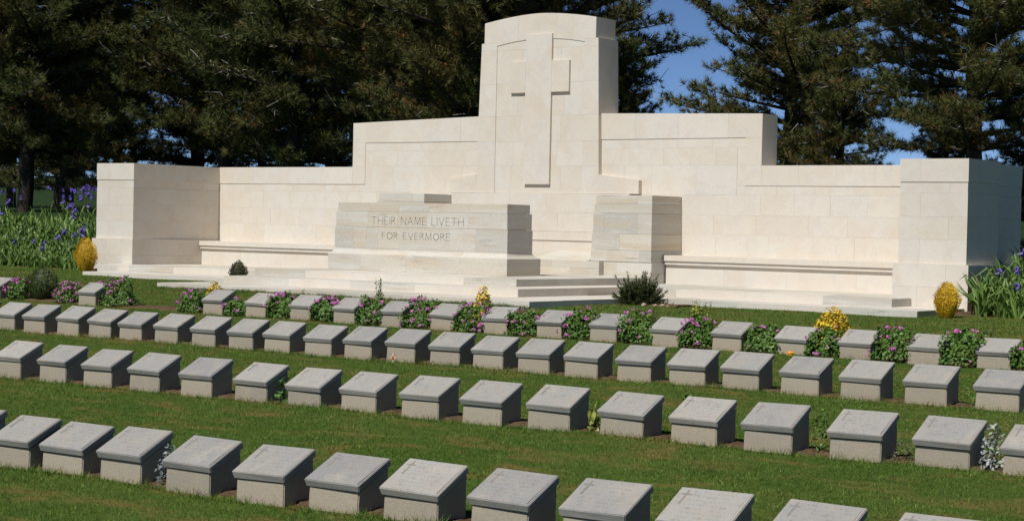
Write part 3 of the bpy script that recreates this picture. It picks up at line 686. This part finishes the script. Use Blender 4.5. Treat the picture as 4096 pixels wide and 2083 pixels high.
TREES = [ # variant, x, y, rotation, scale, label
 (1, -46.0, 34.0, 10, 1.15, 'dark pine with bare lower trunk at the far left edge'),
 (0, -42.9, 33.4, 80, 1.0, 'dark pine with bare trunk above the iris bed left of the wall'),
 (1, -50.5, 41.0, 200, 1.25, 'pine set back behind the two leftmost trunks'),
 (1, -41.6, 38.5, 150, 1.1, 'bushy pine rising behind the left end pier'),
 (0, -38.2, 36.6, 260, 1.0, 'pine standing behind the lower left wing of the wall'),
 (3, -61.5, 45.5, 70, 1.05, 'low dark pine seen between the trunks at the far left'),
 (3, -58.0, 44.5, 170, .95, 'low dark pine seen between the second trunk and the iris flowers'),
 (3, -54.0, 43.5, 250, 1.0, 'low dark pine beyond the iris flowers beside the left pier'),
 (3, -38.6, 38.4, 310, .70, 'low pine showing just above the lower left wing of the wall'),
 (3, -35.7, 38.2, 75, .66, 'low pine closing the gap above the left wing next to the step in the wall'),
 (3, -15.7, 34.6, 15, .50, 'low pine just above the lower right wing beside the end pier'),
 (3, -41.0, 35.2, 30, .85, 'low pine filling the gap just left of the left end pier'),
 (2, -38.9, 43.0, 30, 1.05, 'tall pine in the second line behind the left wing'),
 (1, -33.6, 34.8, 300, 1.15, 'thick pine behind the step in the wall left of the pylon'),
 (0, -35.0, 41.5, 120, 1.1, 'pine in the second line left of the pylon'),
 (2, -29.4, 34.6, 190, 1.05, 'large dense pine directly left of the pylon'),
 (1, -26.7, 33.4, 60, 1.08, 'dense pine directly behind the pylon'),
 (0, -31.2, 42.5, 340, 1.1, 'tall pine in the second line behind the pylon'),
 (3, -24.0, 35.4, 20, .67, 'small open-crowned pine in the gap right of the pylon'),
 (0, -19.0, 34.0, 100, .82, 'spreading pine behind the right upper wall with open sky beside it'),
 (3, -17.1, 32.6, 220, .62, 'low pine behind the lower right wing of the wall'),
 (2, -13.8, 31.6, 40, .80, 'large brown-tinged pine above the right end pier'),
 (3, -13.3, 33.6, 130, .62, 'low pine just above the top of the right end pier'),
 (0, -11.9, 33.5, 290, 1.0, 'dark pine at the right edge behind the end pier'),
]
def place_tree(variant, x, y, rot, sc, label, group):
    wm, cm, dm = PINES[variant]; e = bpy.data.objects.new('pine_tree', None); C.objects.link(e)
    e.location = (x, y, G(x, y)+EYE-.05); e.rotation_euler = (0, 0, math.radians(rot)); e.scale = (sc, sc, sc)
    tag(e, label, 'tree', group)
    child('trunk', wm, e); child('crown', cm, e)
    if dm: tag(child('dead_twigs', dm, e), kind='stuff')
for t in TREES: place_tree(*t, 'pines behind the memorial wall')

# ------------------------------------------------------------------ geraniums
def geranium_mesh(seed, w, d, h):
    r = np.random.default_rng(seed); n = 1400
    u = r.normal(size=(n, 3)); u[:, 2] = np.abs(u[:, 2]); u = unit(u); sq = (np.abs(u)**4).sum(1, keepdims=True)**-.25
    rad = r.uniform(.62, 1.0, (n, 1))**.5*(1+.20*np.sin(u[:, :1]*6+seed*1.7)*np.cos(u[:, 1:2]*5+seed)+.08*np.sin(u[:, 2:]*9+seed))
    p = u*sq**.6*rad*np.array([w/2, d/2, h*.95])+np.array([0, 0, .015]); nr = u+r.normal(0, .55, (n, 3))+np.array([0, -.15, .35])
    t = np.clip(r.normal(.5, .2, n), 0, 1)
    return leaves(p, nr, r.uniform(.022, .042, n), .95, r, t, GER, 'foliage', .12)
def blossom_mesh(seed):
    r = np.random.default_rng(seed); n = 22; u = unit(r.normal(size=(n, 3))*np.array([1, 1, .6])); p = u*np.array([.026, .026, .018])
    return leaves(p, u+r.normal(0, .4, (n, 3)), r.uniform(.014, .022, n), .85, r, np.clip(r.normal(.5, .28, n), 0, 1), PINK, 'blossom', .1)
BLOS = [blossom_mesh(i) for i in range(4)]; GERM = [geranium_mesh(i, 1, 1, 1) for i in ()]
def geranium(x, y, w, d, h, nb, label, seed):
    e = empty('geranium_bush', (x, y, G(x, y))); tag(e, label, 'flower bush', 'geraniums planted between the markers')
    child('foliage', geranium_mesh(seed, w, d, h), e); r = random.Random(seed)
    for k in range(nb):
        a = r.uniform(-math.pi, math.pi); el = r.uniform(.05, 1.35)
        if r.random() < .65: a = -abs(a)          # mostly on the sunny front
        q = 1.04+(r.uniform(0, .16) if r.random() < .3 else 0)
        sx, sy, sz = math.cos(a)*math.cos(el), math.sin(a)*math.cos(el), math.sin(el); m = (sx**4+sy**4+sz**4)**-.15
        b = child('blossom', BLOS[r.randrange(4)], e, (sx*m*q*w/2, sy*m*q*d/2, sz*m*q*h*.95+.01), (r.uniform(-.5, .5), r.uniform(-.5, .5), r.uniform(0, 6)))
        s = r.uniform(.55, 1.35); b.scale = (s, s, s)
DX = [(nm, x, y) for nm, x, y, z in STONES if nm[0] == 'D']
GERS = [(-23.06, 17.88, .42, .36, .31, 24, 'pink geranium at the far left end of the flowered row'),
        (-21.95, 17.92, .46, .36, .29, 34, 'heavily blooming pink geranium left of the lone marker by the yew bush'),
        (-20.86, 17.92, .60, .42, .40, 20, 'largest dark geranium bush, right of the lone marker at the left'),
        (-19.30, 17.95, .46, .40, .27, 17, 'pink geranium at the right side of the bare soil patch')]
info = {2: (9, .9, .24), 3: (13, 1, .33), 4: (16, 1, .35), 5: (20, 1, .36), 6: (30, 1.05, .36), 7: (26, 1.05, .36), 8: (17, 1.05, .36), 9: (9, 1.05, .36), 10: (12, 1.1, .37), 11: (24, 1, .34), 12: (9, 1, .30), 13: (8, 1, .31), 14: (15, 1.05, .34), 15: (10, 1.1, .36), 16: (12, 1.1, .36)}
for i in range(2, 17):
    nb, ws, h = info[i]; x = DX[i][1]; xn = DX[i+1][1] if i+1 < len(DX) else x+.78
    GERS.append(((x+xn)/2+.0, DX[i][2]+.17, (xn-x-.40)*1.10*ws+.04, .44, h*rnd.uniform(.84, 1.02), int(nb*rnd.uniform(.8, 1.35)), 'geranium bush with pink blooms right of the %s marker in the flowered row' % ORD[i]))
for k, gq in enumerate(GERS): geranium(*gq, 300+k)

# ------------------------------------------------------------------ shrubs
def shrub(name, x, y, w, h, n, size, mat, label, cat, seed, mode='dome', z=None, asp=.5, group=None):
    r = np.random.default_rng(seed); e = empty(name, (x, y, G(x, y) if z is None else z)); tag(e, label, cat, group)
    if mode == 'egg':
        u = unit(r.normal(size=(n, 3))); rad = r.uniform(.80, 1.02, (n, 1)); zz = u[:, 2:3]
        wid = (1-.30*np.clip(zz, 0, 1)-.12*np.clip(-zz, 0, 1))*(1+.07*np.sin(np.arctan2(u[:, 1:2], u[:, 0:1])*5+zz*4)); p = u*rad*np.concatenate([wid*w/2, wid*w/2, np.full((n, 1), h/2)], 1)+np.array([0, 0, h/2])
        nr = np.cross(u, r.normal(size=(n, 3))*.3+np.array([0, 0, 1.]))+u*.9+r.normal(0, .45, (n, 3)); cl = np.sin(p[:, 0]*38+np.sin(p[:, 2]*14)*2.2)*np.sin(p[:, 1]*38+p[:, 2]*11); p = p*(1+.09*cl[:, None]*np.array([1, 1, .4])); t = np.clip(r.normal(.5, .16, n)+.24*cl, 0, 1)  # clump hollows get darker leaf tints, recess shade put into the colour
        child('foliage', leaves(p, nr, r.uniform(.5, 1.2, n)*size, asp, r, t, mat, 'foliage'), e)
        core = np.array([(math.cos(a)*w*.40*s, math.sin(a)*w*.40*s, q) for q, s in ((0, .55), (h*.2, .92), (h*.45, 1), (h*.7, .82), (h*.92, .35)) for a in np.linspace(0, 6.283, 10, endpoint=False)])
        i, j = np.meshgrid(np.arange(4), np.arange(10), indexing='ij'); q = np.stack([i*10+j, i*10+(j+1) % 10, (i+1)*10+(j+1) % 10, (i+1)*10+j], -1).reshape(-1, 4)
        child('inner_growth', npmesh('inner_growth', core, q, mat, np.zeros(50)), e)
    elif mode == 'dome':
        u = r.normal(size=(n, 3)); u[:, 2] = np.abs(u[:, 2])*1.1; u = unit(u); rad = r.uniform(.45, 1.05, (n, 1))**.6
        p = u*rad*np.array([w/2, w/2, h]); nr = u+r.normal(0, .6, (n, 3))+np.array([0, 0, .3])
        child('foliage', leaves(p, nr, r.uniform(.6, 1.3, n)*size, asp, r, np.clip(r.normal(.52, .22, n), 0, 1), mat, 'foliage', .15), e)
    elif mode == 'stems':
        P = []; N = []; paths = []
        for k in range(max(3, n//26)):
            a = r.uniform(0, 6.28); o = r.uniform(0, w/2); top = np.array([math.cos(a)*o, math.sin(a)*o, h*r.uniform(.65, 1.0)]); b = top*np.array([.35, .35, 0]); paths.append((np.array([b, (b+top)/2+r.normal(0, .01, 3), top]), [.005, .004, .002]))
            for q in range(26):
                f_ = .25+.75*q/26; P.append(b+(top-b)*f_+r.normal(0, .012, 3)+np.array([math.cos(q*2.4), math.sin(q*2.4), .3])*size*.4); N.append(np.array([math.cos(q*2.4), math.sin(q*2.4), .9])+r.normal(0, .4, 3))
        P = np.array(P); N = np.array(N); child('stems', npmesh('stems', *tubes(paths, 4), STEM), e)
        child('foliage', leaves(P, N, r.uniform(.7, 1.2, len(P))*size, asp, r, np.clip(r.normal(.55, .22, len(P)), 0, 1), mat, 'foliage', .1), e)
    elif mode == 'spiky':
        paths = []; tp = []; td = []
        for k in range(n):
            a = r.uniform(0, 6.28); el = r.uniform(.05, 1.5); L = h*(r.uniform(.40, .92) if r.random() < .85 else r.uniform(.95, 1.25))
            d0 = np.array([math.cos(a)*math.cos(el), math.sin(a)*math.cos(el), math.sin(el)]); b = np.array([math.cos(a), math.sin(a), 0])*w*.10; m = b+d0*L*.5*np.array([1, 1, .9]); t_ = b+d0*L*np.array([w/h*.55, w/h*.55, 1]) if el < .8 else b+d0*L
            paths.append((np.array([b, m, t_]), [.004, .003, .0015]))
            for q in range(22):
                f_ = .12+.88*q/22*r.uniform(.9, 1); pt = b*(1-f_)**2+2*m*f_*(1-f_)+t_*f_*f_; tp.append(pt); td.append(d0)
        tp = np.array(tp); td = np.array(td); K = 8; nn = len(tp)
        nd = unit(td[:, None]*1.1+r.normal(0, .5, (nn, K, 3))); sd_ = unit(np.cross(nd, r.normal(size=(nn, K, 3))))*.0045; b = np.repeat(tp[:, None], K, 1)
        v = np.stack([b-sd_, b+sd_, b+nd*r.uniform(.5, 1.2, (nn, K, 1))*size], 2).reshape(-1, 3)
        child('branches', npmesh('branches', *tubes(paths, 4), BARK), e)
        child('foliage', npmesh('foliage', v, np.arange(len(v)).reshape(-1, 3), mat, np.repeat(np.clip(r.normal(.5, .25, nn*K), 0, 1), 3)), e)
    return e
shrub('golden_conifer', -29.50, 24.48, .48, .69, 5200, .030, GOLDC, 'clipped golden conifer beside the left end pier', 'conifer', 1, 'egg', asp=.35)
shrub('golden_conifer', -10.64, 23.52, .37, .50, 4600, .026, GOLDC, 'clipped golden conifer in front of the right end pier', 'conifer', 2, 'egg', asp=.35)
shrub('yew_bush', -22.72, 18.05, .50, .50, 3600, .030, YEW, 'dark green bush among the geraniums near the left end of the flowered row', 'shrub', 3, 'egg', asp=.4)
shrub('spiky_shrub', -15.28, 23.02, .60, .43, 360, .050, DARKG, 'spiky dark conifer shrub at the right corner of the steps', 'shrub', 4, 'spiky')
shrub('scrubby_bush', -23.62, 22.98, .34, .42, 1700, .030, m_leaf('scrub_leaf', [(0, (.030, .032, .010)), (.5, (.070, .066, .020)), (1, (.13, .115, .04))]), 'small scrubby brownish bush behind the left end of the steps', 'shrub', 5, 'egg')
shrub('golden_euonymus', -9.72, 18.52, .46, .48, 1300, .048, GOLD, 'largest golden-leaved shrub behind the right part of the flowered row', 'shrub', 6, 'dome')
shrub('golden_euonymus', -14.56, 18.42, .26, .52, 620, .050, GOLD, 'golden-leaved shrub behind the middle of the flowered row below the steps', 'shrub', 7, 'dome')
shrub('golden_euonymus', -19.40, 18.42, .32, .38, 560, .045, GOLD, 'low golden-leaved shrub left of the marker beside the bare soil', 'shrub', 8, 'dome')
shrub('leggy_euonymus', -16.30, 18.42, .26, .60, 130, .036, GREENL, 'upright leggy shoots standing out against the pale steps', 'shrub', 9, 'stems')
shrub('leggy_euonymus', -11.42, 18.45, .36, .50, 260, .036, m_leaf('lime_leaf', [(0, (.10, .14, .012)), (.6, (.30, .33, .03)), (1, (.48, .45, .06))]), 'yellow-green leggy shrub behind the flowered row right of the spiky shrub', 'shrub', 10, 'stems')
shrub('low_weed', -21.4, 18.42, .40, .36, 160, .036, m_leaf('olive_leaf', [(0, (.06, .08, .01)), (1, (.17, .19, .03))]), 'olive leafy tuft behind the largest geranium', 'plant', 12, 'dome')
shrub('bronze_sprig', -17.66, 18.40, .20, .37, 90, .035, REDL, 'bronze-leaved sprig between markers below the left of the steps', 'plant', 13, 'stems')
shrub('bronze_sprig', -12.0, 18.42, .20, .42, 100, .03, REDL, 'bronze-leaved sprig behind the geraniums near the spiky shrub', 'plant', 14, 'stems')
shrub('bronze_sprig', -7.85, 18.42, .30, .40, 130, .03, REDL, 'bronze-leaved sprig behind the last geraniums at the right', 'plant', 15, 'stems')
shrub('leafy_weed', -10.76, 11.02, .17, .22, 80, .05, GREENL, 'bright green leafy weed between two markers of the second row', 'plant', 16, 'dome')
shrub('silver_plant', -8.40, 7.63, .17, .24, 160, .032, DUSTY, 'grey-leaved plant between two markers of the nearest row', 'plant', 17, 'dome')
shrub('leafy_weed', -7.73, 11.10, .10, .24, 34, .07, m_leaf('yellowing_leaf', [(0, (.10, .13, .015)), (1, (.28, .29, .05))]), 'yellowing leafy weed in a soil gap of the second row', 'plant', 18, 'dome')
shrub('leafy_weed', -5.91, 11.15, .17, .30, 190, .032, GREENL, 'dense green leafy plant between two markers right in the second row', 'plant', 19, 'dome')
shrub('silver_plant', -4.70, 11.14, .18, .30, 190, .038, SILVER, 'silver-leaved plant near the right edge of the second row', 'plant', 20, 'dome')
shrub('dry_weed', -5.30, 11.12, .16, .16, 120, .024, m_leaf('dry_leaf', [(0, (.05, .05, .03)), (1, (.20, .18, .11))]), 'dry brownish weed in a soil gap of the second row', 'plant', 21, 'dome')
shrub('silver_plant', -13.86, 11.10, .22, .20, 60, .035, DUSTY, 'silver sprig between the first markers of the second row', 'plant', 22, 'dome')
shrub('silver_plant', -3.84, 7.78, .18, .22, 140, .03, DUSTY, 'silver-grey plant between the last markers of the nearest row', 'plant', 23, 'dome')
shrub('sapling', -7.25, 11.62, .10, .30, 26, .045, GREENL, 'thin rose shoot standing on the lawn behind the second row', 'plant', 24, 'stems')
shrub('bronze_sprig', -10.5, 8.05, .16, .14, 50, .035, REDL, 'small bronze-leaved weed at the far left of the nearest row', 'plant', 25, 'dome')
shrub('leafy_weed', -6.31, 14.42, .14, .15, 50, .03, GREENL, 'small green weed in a soil gap of the third row', 'plant', 26, 'dome')
def small_flower(x, y, h, label):
    e = empty('orange_flower', (x, y, G(x, y))); tag(e, label, 'flower'); r = np.random.default_rng(5); n = 26
    child('stem', npmesh('stem', *tubes([(np.array([[0, 0, 0], [.004, 0, h*.5], [0, 0, h]]), [.004, .003, .003])], 4), STEM), e)
    a = r.uniform(0, 6.28, n); p = np.stack([np.cos(a)*.03, np.sin(a)*.03, np.full(n, h)+r.uniform(-.005, .02, n)], -1)
    child('petals', leaves(p, np.stack([np.cos(a)*.6, np.sin(a)*.6-.3, np.ones(n)], -1), np.full(n, .045), .6, r, r.random(n), ORANGE, 'petals'), e)
small_flower(-9.62, 17.40, .075, 'single orange flower on the lawn behind the third row of markers')
wc = empty('wooden_cross', (-12.235, 14.055, G(-12.23, 14.06))); tag(wc, 'tiny wooden remembrance cross with red poppy leaning at a marker', 'remembrance cross')
v = []; f = []; addbox(v, f, -.0085, .0085, -.004, .004, 0, .098); child('upright', mesh('upright', v, f, WOOD), wc)
v = []; f = []; addbox(v, f, -.036, .036, -.007, -.0042, .043, .060); child('crosspiece', mesh('crosspiece', v, f, WOOD), wc)
r5 = np.random.default_rng(3); a5 = np.linspace(0, 6.28, 9)[:-1]
child('poppy', leaves(np.stack([np.cos(a5)*.008, np.full(8, -.010), .050+np.sin(a5)*.008], -1), np.stack([np.cos(a5)*.3, -np.ones(8), np.sin(a5)*.3], -1), np.full(8, .022), .9, r5, r5.random(8), POPPY, 'poppy'), wc)
def rock(x, y, s, label, seed):
    r = random.Random(seed); import bmesh
    bm = bmesh.new(); bmesh.ops.create_icosphere(bm, subdivisions=2, radius=s)
    for vv in bm.verts: vv.co = Vector((vv.co.x*1.15, vv.co.y, vv.co.z*.75))*(1+r.uniform(-.16, .16))
    me = bpy.data.meshes.new('rock'); bm.to_mesh(me); bm.free(); me.materials.append(ROCK)
    o = bpy.data.objects.new('rock', me); put(o, None, (x, y, G(x, y)+s*.35)); tag(o, label, 'rock', 'small tan rocks under the spiky shrub')
for k, (x, y, s) in enumerate(((-15.72, 22.78, .035), (-15.80, 22.82, .022), (-15.62, 22.76, .02), (-14.98, 22.72, .04), (-14.84, 22.80, .03), (-14.74, 22.84, .036), (-14.66, 22.86, .026), (-14.56, 22.9, .022))):
    rock(x, y, s, 'small tan rock at the foot of the spiky shrub', 60+k)

# ------------------------------------------------------------------ irises
def iris_leaves(name, pts, r, hh, label):
    V = []; T = []; n = len(pts)
    for (x, y) in pts:
        z = G(x, y)+EYE-.02; m = r.integers(6, 10); t0 = r.normal(.5, .12); fan = r.uniform(0, 3.14)
        for k in range(m):
            a = fan+(3.14 if r.random() < .5 else 0)+r.normal(0, .5); sp = abs(r.normal(0, .36)); h = hh*r.uniform(.55, 1.1)*min(1.0, .50+max(0, y-24.6)*.30); w = r.uniform(.026, .045); tw = r.uniform(0, 3.14); cx, cy = np.cos(tw)*w/2, np.sin(tw)*w/2
            b = np.array([x+r.normal(0, .04), y+r.normal(0, .04), z]); d = np.array([np.cos(a)*sp, np.sin(a)*sp, 1.0]); bend = r.random()**1.3*1.1
            p1 = b+d*h*.5; p2 = b+d*h*.85+np.array([np.cos(a), np.sin(a), 0])*bend*h*.22; p3 = p2+np.array([np.cos(a)*(.05+bend*.3), np.sin(a)*(.05+bend*.3), .22-.5*bend])*h
            s = np.array([cx, cy, 0]); V += [b-s, b+s, p1+s, p1-s, p1-s, p1+s, p2+s*.8, p2-s*.8, p2-s*.8, p2+s*.8, p3+s*.05, p3-s*.05]; T += [np.clip(t0+r.normal(0, .15), 0, 1)]*12
    V = np.array(V); o = bpy.data.objects.new(name, npmesh(name, V, np.arange(len(V)).reshape(-1, 4), IRIS, np.array(T))); C.objects.link(o)
    tag(o, label, 'foliage', kind='stuff')
r = np.random.default_rng(88); pts = []
while len(pts) < 2300:
    x, y = r.uniform(-45, -29.95), 24.62+abs(r.normal(0, .5))*3.4
    if y < 33.5 and x < -y*math.tan(math.radians(48))+.6 and (x < -30.15 or y < 24.8): pts.append((x, y))
iris_leaves('iris_leaves', pts, r, .58, 'dense bed of green sword-shaped iris leaves left of the wall')
pts = []
while len(pts) < 620:
    x, y = r.uniform(-10.75, -7.0), 24.15+abs(r.normal(0, .6))*2.6
    if y < 30 and not (x < -10.55 and y < 24.5): pts.append((x, y))
iris_leaves('iris_leaves', pts, r, .95, 'dense bed of green iris leaves right of the right end pier')
ri = np.random.default_rng(4); up_ = [(math.cos(a)*.018, math.sin(a)*.018, .035) for a in (0, 2.1, 4.2)]; dn_ = [(math.cos(a)*.038, math.sin(a)*.038, -.01) for a in (1, 3.1, 5.2)]
pp = np.array(up_+dn_+up_+dn_)+ri.normal(0, .006, (12, 3)); nn_ = np.array([(q[0]*30, q[1]*30, .3) for q in up_]+[(q[0]*15, q[1]*15, 1) for q in dn_]+[(q[1]*30, q[0]*30, .3) for q in up_]+[(q[0]*15, q[1]*15, .6) for q in dn_])
IRF = leaves(pp, nn_, np.array([.062]*3+[.075]*3+[.055]*3+[.07]*3), .8, ri, ri.random(12), BLUE, 'petals', .2)
STM = npmesh('stem', *tubes([(np.array([[0, 0, -1.0], [.004, .003, -.5], [0, 0, 0]]), [.006, .005, .004])], 4), STEM)
def iris_label(x, y, h):
    if h < .6: return 'low violet-blue iris flower near the front edge of the left bed'
    if x/y < -1.27: return 'violet-blue iris flower at the far left of the left bed'
    return 'tall violet-blue iris flower in the cluster beside the left end pier'
def iris(x, y, h, label, group):
    label = label or iris_label(x, y, h)
    e = empty('iris_flower', (x, y, G(x, y))); tag(e, label, 'flower', group); s = rnd.uniform(1.0, 1.3)
    p = child('petals', IRF, e, (0, 0, h), (rnd.uniform(-.2, .2), rnd.uniform(-.2, .2), rnd.uniform(0, 6))); p.scale = (s, s, s)
    st = child('stem', STM, e, (0, 0, h-.01)); st.scale = (1, 1, h+.02)
IL = [[-39.22, 29.84, 0.78], [-38.98, 29.98, 0.78], [-37.07, 28.37, 0.78], [-37.37, 28.93, 0.78], [-35.4, 26.9, 0.78], [-36.05, 29.21, 0.78], [-36.46, 29.85, 0.78], [-35.58, 29.0, 0.78], [-38.48, 31.8, 0.78], [-38.97, 32.42, 0.78], [-37.43, 31.27, 0.78], [-35.52, 29.51, 0.78], [-34.93, 29.16, 0.78], [-34.95, 28.29, 0.78], [-34.12, 27.79, 0.78], [-34.18, 27.93, 0.78], [-33.43, 27.39, 0.78], [-33.59, 27.92, 0.78], [-32.23, 26.4, 0.78], [-30.5, 25.26, 0.78], [-30.85, 25.46, 0.66], [-31.89, 25.86, 0.54], [-31.18, 25.13, 0.55], [-31.54, 25.85, 0.47], [-30.57, 25.28, 0.59], [-32.93, 25.38, 0.38], [-33.18, 25.74, 0.34], [-32.31, 25.37, 0.41], [-32.05, 25.49, 0.35], [-31.55, 25.02, 0.34], [-31.47, 25.68, 0.32], [-32.53, 25.48, 0.19], [-35.14, 28.96, 0.78]]
for x, y, h in IL: iris(x, y, h-(.10 if y > 26.5 else .02), None, 'irises in the left bed')
for k in range(16): iris(-38.6+k*.27+rnd.uniform(-.5, .5), 31.6-k*.12+rnd.uniform(-.8, .8), rnd.uniform(.62, .76), None, 'irises in the left bed')
for x, y, h in ((-10.31, 25.3, .84), (-10.14, 24.7, .63), (-10.05, 24.5, .40), (-10.62, 25.2, .55)): iris(x, y, h, 'violet-blue iris flower standing in the bed right of the right end pier', 'irises in the right bed')
